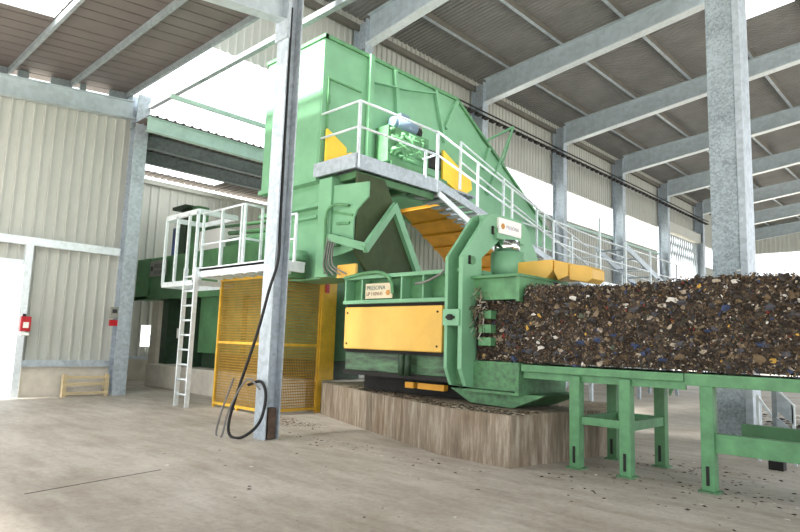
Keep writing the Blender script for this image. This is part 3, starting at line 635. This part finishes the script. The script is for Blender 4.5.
for y in (11.9, 13.4, 15.0, 16.6): m.bar((-8.98, y, zs(y)-.2), (-8.98, y, zs(y)+1.12), .05, .05)
for y in (12.4, 14.4, 16.2): z = 7.0-.28*(y-12.4); m.bar((-9.95, y, z-1.3), (-9.95, y, z), .06, .06)
m.each('railing_post', M['rail'], sp)
# landing beyond the stair
m = MB(); m.box(-10.1, -8.95, 17.6, 25, 3.62, 3.74); m.box(-9.0, -8.94, 17.6, 25, 3.5, 3.8); m.build('landing', M['rail'], sp)
m = MB()
for z in (4.5, 5.1): m.tube((-8.98, 15.5, z+.18), (-8.98, 18.4, z+.05), R); m.tube((-8.98, 18.4, z+.05), (-8.98, 25, z), R); m.tube((-10.05, 15.5, z+.25), (-10.05, 25, z), R)
for y in (18.4, 22.4): m.tube((-8.98, y, 4.6), (-10.05, y, 4.6), R)
m.each('handrail', M['rail'], sp)
m = MB()
for y, z in ((15.5, 5.25), (18.4, 5.85), (20.3, 5.35), (22.4, 5.3), (25, 5.1)): m.bar((-8.98, y, 3.6), (-8.98, y, z), .06, .06); m.bar((-10.05, y, 3.6), (-10.05, y, 5.2), .05, .05)
m.each('railing_post', M['rail'], sp)
m = MB()
for y in (17.8, 21.3, 24.8):
    for x in (-10.05, -9.0): m.bar((x, y, 0), (x, y, 3.6), .1, .1)
m.each('landing_leg', M['galv'], sp)
m = MB(); m.bar((-8.98, 20.3, 5.2), (-8.98, 27, 3.2), .05, .2); m.bar((-10.05, 20.3, 5.2), (-10.05, 27, 3.2), .05, .2)
for k in range(9): t = k/8.; m.box(-10.05, -8.98, 20.4+6.4*t, 20.6+6.4*t, 5.1-1.9*t, 5.13-1.9*t)
m.each('upper_stair', M['galv'], sp)

# ------------------------------------------------------------------ rear platform, ladder
rp = thing('ladder_platform', (-11.5, 7.6, 3), 'small galvanized platform with railing behind the yellow fence', 'platform')
m = MB(); m.box(-13.3, -9.95, 6.95, 7.5, 3.12, 3.17); m.box(-13.3, -9.95, 6.95, 7.0, 2.98, 3.2)
for k in range(8): m.box(-13.2+k*.45, -13.12+k*.45, 6.98, 7.5, 2.96, 3.12)
m.build('platform_deck', M['rail'], rp)
m = MB()
for z in (3.75, 4.5): m.tube((-13.3, 7.0, z), (-11.55, 7.0, z), R); m.tube((-11.55, 7.0, z), (-11.55, 7.48, z), R)
for z in (3.55, 4.05): m.tube((-10.3, 7.0, z), (-9.65, 7.0, z), R)
m.each('handrail', M['rail'], rp)
m = MB()
for x in (-13.3, -12.45, -11.62, -11.5): m.bar((x, 7.0, 3.1), (x, 7.0, 4.5), .05, .05)
m.bar((-11.55, 7.46, 3.1), (-11.55, 7.46, 4.5), .05, .05); m.bar((-9.65, 7.0, 3.1), (-9.65, 7.0, 4.05), .045, .045)
m.each('railing_post', M['rail'], rp)
# cage at the ladder head
m = MB()
for z in (2.86, 4.55):
    for a, b in (((-15.0, 6.9), (-13.35, 6.9)), ((-15.0, 7.9), (-13.35, 7.9)), ((-15.0, 6.9), (-15.0, 7.9)), ((-13.35, 6.9), (-13.35, 7.9))): m.bar((*a, z), (*b, z), .06, .12)
m.each('cage_hoop', M['rail'], rp)
m = MB()
for x, y in ((-15.0, 6.9), (-14.4, 6.9), (-13.8, 6.9), (-13.4, 6.9), (-15.0, 7.9), (-14.0, 7.9)): m.bar((x, y, 2.86), (x, y, 4.55), .06, .06)
m.each('cage_upright', M['rail'], rp)
ld = thing('access_ladder', (-13.6, 7, 0), 'bright aluminium ladder standing on the floor left of the yellow fence', 'ladder')
l0, l1 = (-13.85, -13.33), (-13.72, -13.2)
for k in (0, 1): MB().bar((l0[k], 6.92, 0), (l1[k], 6.86, 3.2), .045, .1, (0, 1, 0)).build('stile', M['rail'], ld)
for k in range(9):
    z = .28+k*.34; t = z/3.2
    MB().tube((l0[0]+.13*t, 6.92-.06*t, z), (l0[1]+.13*t, 6.92-.06*t, z), .024, 10).build('rung', M['rail'], ld)

# ------------------------------------------------------------------ safety fence
fe = thing('safety_fence', (-11.8, 7.8, 0), 'yellow wire mesh safety fence around the press behind the middle column', 'fence')
def mesh_panel(p0, p1, z0, z1, zm):
    p0 = V((*p0, 0)); p1 = V((*p1, 0)); d = p1-p0; L = d.length; d.normalize()
    f = MB(); up = V((0, 0, 1))
    for a in (p0, p1): f.bar(a+up*z0, a+up*z1, .06, .06, (0, 1, 0) if abs(d.x) > .5 else (1, 0, 0))
    for z in (z0+.03, z1-.03, zm): f.bar(p0+up*z, p1+up*z, .05, .06)
    w = MB(); n = int(L/.045)
    for k in range(1, n): a = p0+d*(L*k/n); w.bar(a+up*z0, a+up*z1, .013, .008, (0, 1, 0))
    n = int((z1-z0)/.06)
    for k in range(1, n): z = z0+(z1-z0)*k/n; w.bar(p0+up*z, p1+up*z, .008, .02)
    return f, w
for a, b in (((-13.33, 7.6), (-11.3, 7.6)), ((-11.2, 7.62), (-11.2, 8.92))):
    f, w = mesh_panel(a, b, .06, 3.0, 1.5)
    fr = f.build('fence_panel', M['fence'], fe); w.build('wire_mesh', M['wire'], fr)
m = MB(); m.box(-11.24, -11.16, 8.92, 9.05, 0, .74); m.box(-11.24, -11.14, 8.94, 9.36, .72, 3.03); m.build('fence_post', M['fence'], fe)
m = MB()
for x in (-13.33, -12.3, -11.25): m.box(x-.03, x+.03, 7.57, 7.63, 0, .07)
m.each('fence_foot', M['fence'], fe)
m = MB(); m.box(-11.13, -11.1, 9.0, 9.1, 2.72, 2.92); m.build('door_switch', M['red'], fe)
m = MB(); m.tube((-11.2, 8.1, 3.0), (-11.2, 8.1, 3.12), .1, 12); m.tube((-11.2, 8.1, 3.12), (-11.2, 8.1, 3.2), .06, 12); m.build('warning_lamp_base', M['fence'], fe)

# ------------------------------------------------------------------ bale table
bt = thing('bale_table', (-3, 8.5, 0), 'green steel bale table on square legs carrying the pressed waste', 'table')
Y0, Y1 = 7.93, 9.1
m = MB(); m.box(-5.1, -2.78, Y0-.04, Y0+.1, 1.26, 1.36); m.box(-5.1, -2.78, Y0+.02, Y0+.06, 1.16, 1.26); m.build('side_beam', M['green_mid'], bt, .005)
m = MB(); m.box(-2.77, .6, Y0-.05, Y0+.1, 1.22, 1.365); m.build('side_beam', M['green_mid'], bt, .005)
m = MB(); m.box(-5.1, .6, Y1-.1, Y1+.05, 1.2, 1.36); m.build('side_beam', M['green_dark'], bt)  # rear beam: darker green stands for shade
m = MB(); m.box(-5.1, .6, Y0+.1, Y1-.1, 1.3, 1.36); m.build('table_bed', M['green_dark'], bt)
for x in (-4.24, -3.53, -2.53, .3):
    for y, mt in ((Y0+.03, 'green_mid'), (Y1, 'green_dark')):  # rear legs get a darker green in place of shade
        if x == -2.53 and y == Y1: continue
        lg = MB(); lg.box(x-.075, x+.075, y-.07, y+.07, .02, 1.24); lg.build('leg', M[mt], bt, .006)
        MB().box(x-.11, x+.11, y-.1, y+.1, 0, .02).build('foot_plate', M['green_worn'], bt)
        MB().box(x-.02, x+.015, y-.08, y-.068, .08, .3).build('adjusting_slot', M['dark'], bt)
m = MB(); m.box(-4.17, -3.6, Y0, Y0+.06, .6, .7); m.box(-4.17, -3.6, Y1-.03, Y1+.03, .6, .7)
for x in (-4.2, -3.5): m.box(x-.03, x+.03, Y0+.1, Y1-.07, .58, .7)
m.each('cross_brace', M['green_mid'], bt)
m = MB(); m.box(-2.46, .3, Y0+.0, Y0+.1, .46, .68); m.build('sill_beam', M['green_mid'], bt, .005)
m = MB(); m.box(-2.46, .3, Y1-.1, Y1, .5, .72); m.build('sill_beam', M['green_dark'], bt)  # rear sill, shade put into the darker green
for x in (-4.05, -3.4):
    MB().prism([(x, 1.24), (x+.1, 1.24), (x, 1.0)], 'Y', Y1-.03, Y1+.03).build('gusset', M['green_mid'], bt)

# ------------------------------------------------------------------ waste bale
bl = thing('waste_bale', (-2.7, 8.5, 1.37), 'long dark bale of pressed mixed waste leaving the press on the green table', 'bale')
import mathutils
nz = mathutils.noise
def bulge(p):
    a = nz.noise(p*1.7)*.035+nz.noise(p*6)*.028+nz.noise(p*19)*.02
    return a
bx0, bx1, by0, by1, bz0, bz1 = -6.0, .5, 7.97, 9.1, 1.4, 2.5
def ztop(x):
    if x < -5.08: return 2.3
    return bz1+.03*math.sin(x*2.1)-(.05 if x > -1.6 else 0)*min(1, (x+1.6))
m = MB(); st = .035
def patch(o, u, v, n, dz=False):
    o, u, v, n = V(o), V(u), V(v), V(n); nu = int(u.length/st); nv = int(v.length/st); vs = []
    for i in range(nu+1):
        for j in range(nv+1):
            p = o+u*(i/nu)+v*(j/nv); e = min(j/nv, 1-j/nv, i/nu*3, (1-i/nu)*3)
            p = p+n*(bulge(p)+.02*min(1, e*8)-.01)
            p.z = max(bz0-.03, p.z)
            if p.x < -5.08 and n.y < 0: p.y += .1
            if p.z > bz1-.12: p.z += ztop(p.x)-bz1
            if p.x < -5.08: p.z = min(p.z, 2.32)
            vs.append(p)
    m.add(vs, [(i*(nv+1)+j, (i+1)*(nv+1)+j, (i+1)*(nv+1)+j+1, i*(nv+1)+j+1) for i in range(nu) for j in range(nv)])
L = bx1-bx0
patch((bx0, by0, bz0), (L, 0, 0), (0, 0, bz1-bz0), (0, -1, 0)); patch((bx0, by1, bz0), (L, 0, 0), (0, 0, bz1-bz0), (0, 1, 0))
patch((bx0, by0, bz1), (L, 0, 0), (0, by1-by0, 0), (0, 0, 1)); patch((bx1, by0, bz0), (0, by1-by0, 0), (0, 0, bz1-bz0), (1, 0, 0)); patch((bx0, by0, bz0), (0, by1-by0, 0), (0, 0, bz1-bz0), (-1, 0, 0))
m.build('bale_core', M['bale'], bl)
m = MB(); wts = [22, 20, 11, 6, 3.5, 12, 2.2, 1.3, .9, .5, .5, 1.2, 4]
idx = random.choices(range(13), wts, k=26000)
for k in range(26000):
    big = random.random() < .035; s = random.uniform(.03, .055) if big else random.uniform(.007, .021)
    x = random.uniform(bx0, .3)
    if k % 4 == 0: p = V((x, random.uniform(by0, by1), ztop(x)+random.gauss(.01, .025))); n = V((random.gauss(0, .5), random.gauss(-.3, .5), 1))
    else: p = V((x, by0+(.1 if x < -5.08 else 0)+random.gauss(-.02, .018), random.uniform(bz0-.01, ztop(x)+.02))); n = V((random.gauss(0, .45), -1, random.gauss(.1, .5)))
    n.normalize(); a = n.orthogonal().normalized(); a.rotate(mathutils.Quaternion(n, random.uniform(0, 6.28))); b = n.cross(a)
    a *= s; b *= s*random.uniform(.3, .9); h = n*s*random.uniform(-.4, .5)
    i = idx[k]
    if big and random.random() < .5: i = random.choice([6, 4, 8, 2, 12, 10, 3, 5, 0, 1, 2, 5])
    m.add([p-a-b*.8, p+a*.2-b, p+a-b*.4+h, p+a*.8+b, p-a*.3+b*.9+h, p-a, p+h*1.6], [(0, 1, 6), (1, 2, 6), (2, 3, 6), (3, 4, 6), (4, 5, 6), (5, 0, 6)], i)
for k in range(260):
    x = random.uniform(-5.6, .3); z = random.uniform(bz0+.05, ztop(x)-.03); s = random.uniform(.03, .085); i = random.choice([12, 5, 0, 0, 0, 2, 4, 6, 3, 5, 12, 8, 7, 0, 1, 5])
    p = V((x, by0+(.1 if x < -5.08 else 0)-.035, z)); pts = []
    for t in range(9): a = t*.698; r = s*random.uniform(.5, 1.1); pts.append(p+V((r*math.cos(a), random.uniform(-.02, .02), .62*r*math.sin(a))))
    m.add(pts+[p+V((0, -.03, 0))], [(t, (t+1) % 9, 9) for t in range(9)], i)
sc = m.build('scraps', FL, bl); sc['kind'] = 'stuff'
# torn strips hanging from the channel mouth
m = MB()
for k in range(160):
    p = V((random.gauss(-5.85, .08), 7.86+random.gauss(0, .04), random.gauss(2.2, .18))); q = p+V((random.gauss(0, .05), random.gauss(-.01, .03), random.uniform(-.15, .02)))
    m.bar(p, q, random.uniform(.006, .02), .003, (random.random(), random.random(), .3), random.randrange(8))
st_ = m.build('torn_strips', FL, bl); st_['kind'] = 'stuff'

# ------------------------------------------------------------------ small things
cb = MB(); cb.path([(-8.56, 5.86, 7.4), (-8.55, 5.86, 5.5), (-8.53, 5.86, 3.6), (-8.44, 5.8, 2.9), (-8.5, 5.7, 2.4), (-8.7, 5.66, 1.7), (-9.05, 5.6, .8), (-9.2, 5.55, .25), (-9.05, 5.5, .03), (-8.75, 5.55, .05), (-8.48, 5.66, .3), (-8.44, 5.72, .7), (-8.6, 5.72, .92), (-8.9, 5.68, .85)], .025)
tag(cb.build('power_cable', M['black']), 'thick black cable hanging down the middle column and looped on the floor', 'cable')
cb = MB(); cb.path([(-9.1, 5.52, .95), (-9.3, 5.46, .4), (-9.36, 5.42, .04), (-9.15, 5.4, .02), (-9.1, 5.46, .4), (-8.95, 5.56, .8), (-8.75, 5.6, .95), (-8.55, 5.68, .8)], .016)
tag(cb.build('power_cable', M['cable_grey']), 'thin grey cable coiled beside the black cable at the column foot', 'cable')
# red call point boxes
e1 = thing('alarm_box', (-17.03, 4.5, 1.62), 'red and white alarm box on the door post at far left', 'alarm box')
MB().box(-17.05, -16.98, 4.38, 4.6, 1.6, 1.96).build('box_body', M['red'], e1, .01)
m = MB(); m.box(-16.985, -16.97, 4.43, 4.55, 1.68, 1.82); m.build('front_plate', M['white'], e1)
MB().box(-17.05, -16.98, 4.4, 4.58, 1.5, 1.57).build('lower_plate', M['white'], e1)
MB().tube((-17.02, 4.45, 1.96), (-17.02, 4.45, 2.02), .04, 8).build('cable_gland', M['black'], e1)
e2 = thing('switch_panel', (-16.9, 6.55, 1.8), 'grey switch panel with red button on the left steel column', 'switch')
MB().box(-16.95, -16.88, 6.42, 6.62, 2.02, 2.32).build('panel_box', M['grey_plate'], e2, .005)
MB().box(-16.89, -16.87, 6.46, 6.58, 2.16, 2.26).build('panel_window', M['ink'], e2)
MB().box(-16.95, -16.87, 6.42, 6.64, 1.82, 1.98).build('red_button', M['red'], e2, .01)
# pallet by the plinth
pa = thing('wooden_pallet', (-16.8, 5.95, 0), 'pale wooden pallet frame standing against the concrete plinth at left', 'pallet')
for y in (5.4, 6.42):
    MB().box(-16.95, -16.83, y, y+.1, 0, .56).build('pallet_block', M['wood'], pa, .004)
for z, h in ((.46, .06), (.28, .07), (.06, .06)):
    MB().box(-16.84, -16.81, 5.4, 6.52, z, z+h).build('slat', M['wood'], pa)
tag(MB().box(-2.47, -2.28, 10.25, 10.42, 0, .12).build('floor_block', M['dark']), 'small black block on the floor below the lower table beam at right', 'block')
# galvanized bracket trestle behind the table
tr = thing('steel_bracket', (-2.5, 11, 0), 'galvanized angled bracket standing on the floor beside the broad right column', 'bracket')
m = MB(); m.box(-2.76, -2.72, 10.88, 10.92, 0, 1.0); m.bar((-2.74, 10.9, .98), (-2.5, 10.9, .62), .04, .04, (0, 1, 0)); m.build('front_angle', M['rail'], tr)
m = MB(); m.box(-2.54, -2.47, 10.86, 10.93, 0, 1.15); m.build('post', M['galv_dark'], tr)
m = MB(); m.prism([(-2.47, 1.1), (-2.26, .88), (-2.26, .6), (-2.47, .78)], 'Y', 10.86, 10.9); m.prism([(-2.47, .7), (-2.26, .52), (-2.14, .4), (-2.47, .4)], 'Y', 10.8, 10.84); m.build('gusset_plate', M['galv'], tr)
m = MB(); m.bar((-2.26, 10.88, 0), (-2.26, 10.88, .9), .04, .04); m.bar((-2.47, 10.88, 1.12), (-2.24, 10.88, .86), .03, .03, (0, 1, 0)); m.build('rear_angle', M['rail'], tr)
# floor joint
struct(MB().bar((-7.03, 2.01, .001), (-7.35, 3.55, .001), .012, .004).build('trim_4', M['dark']))
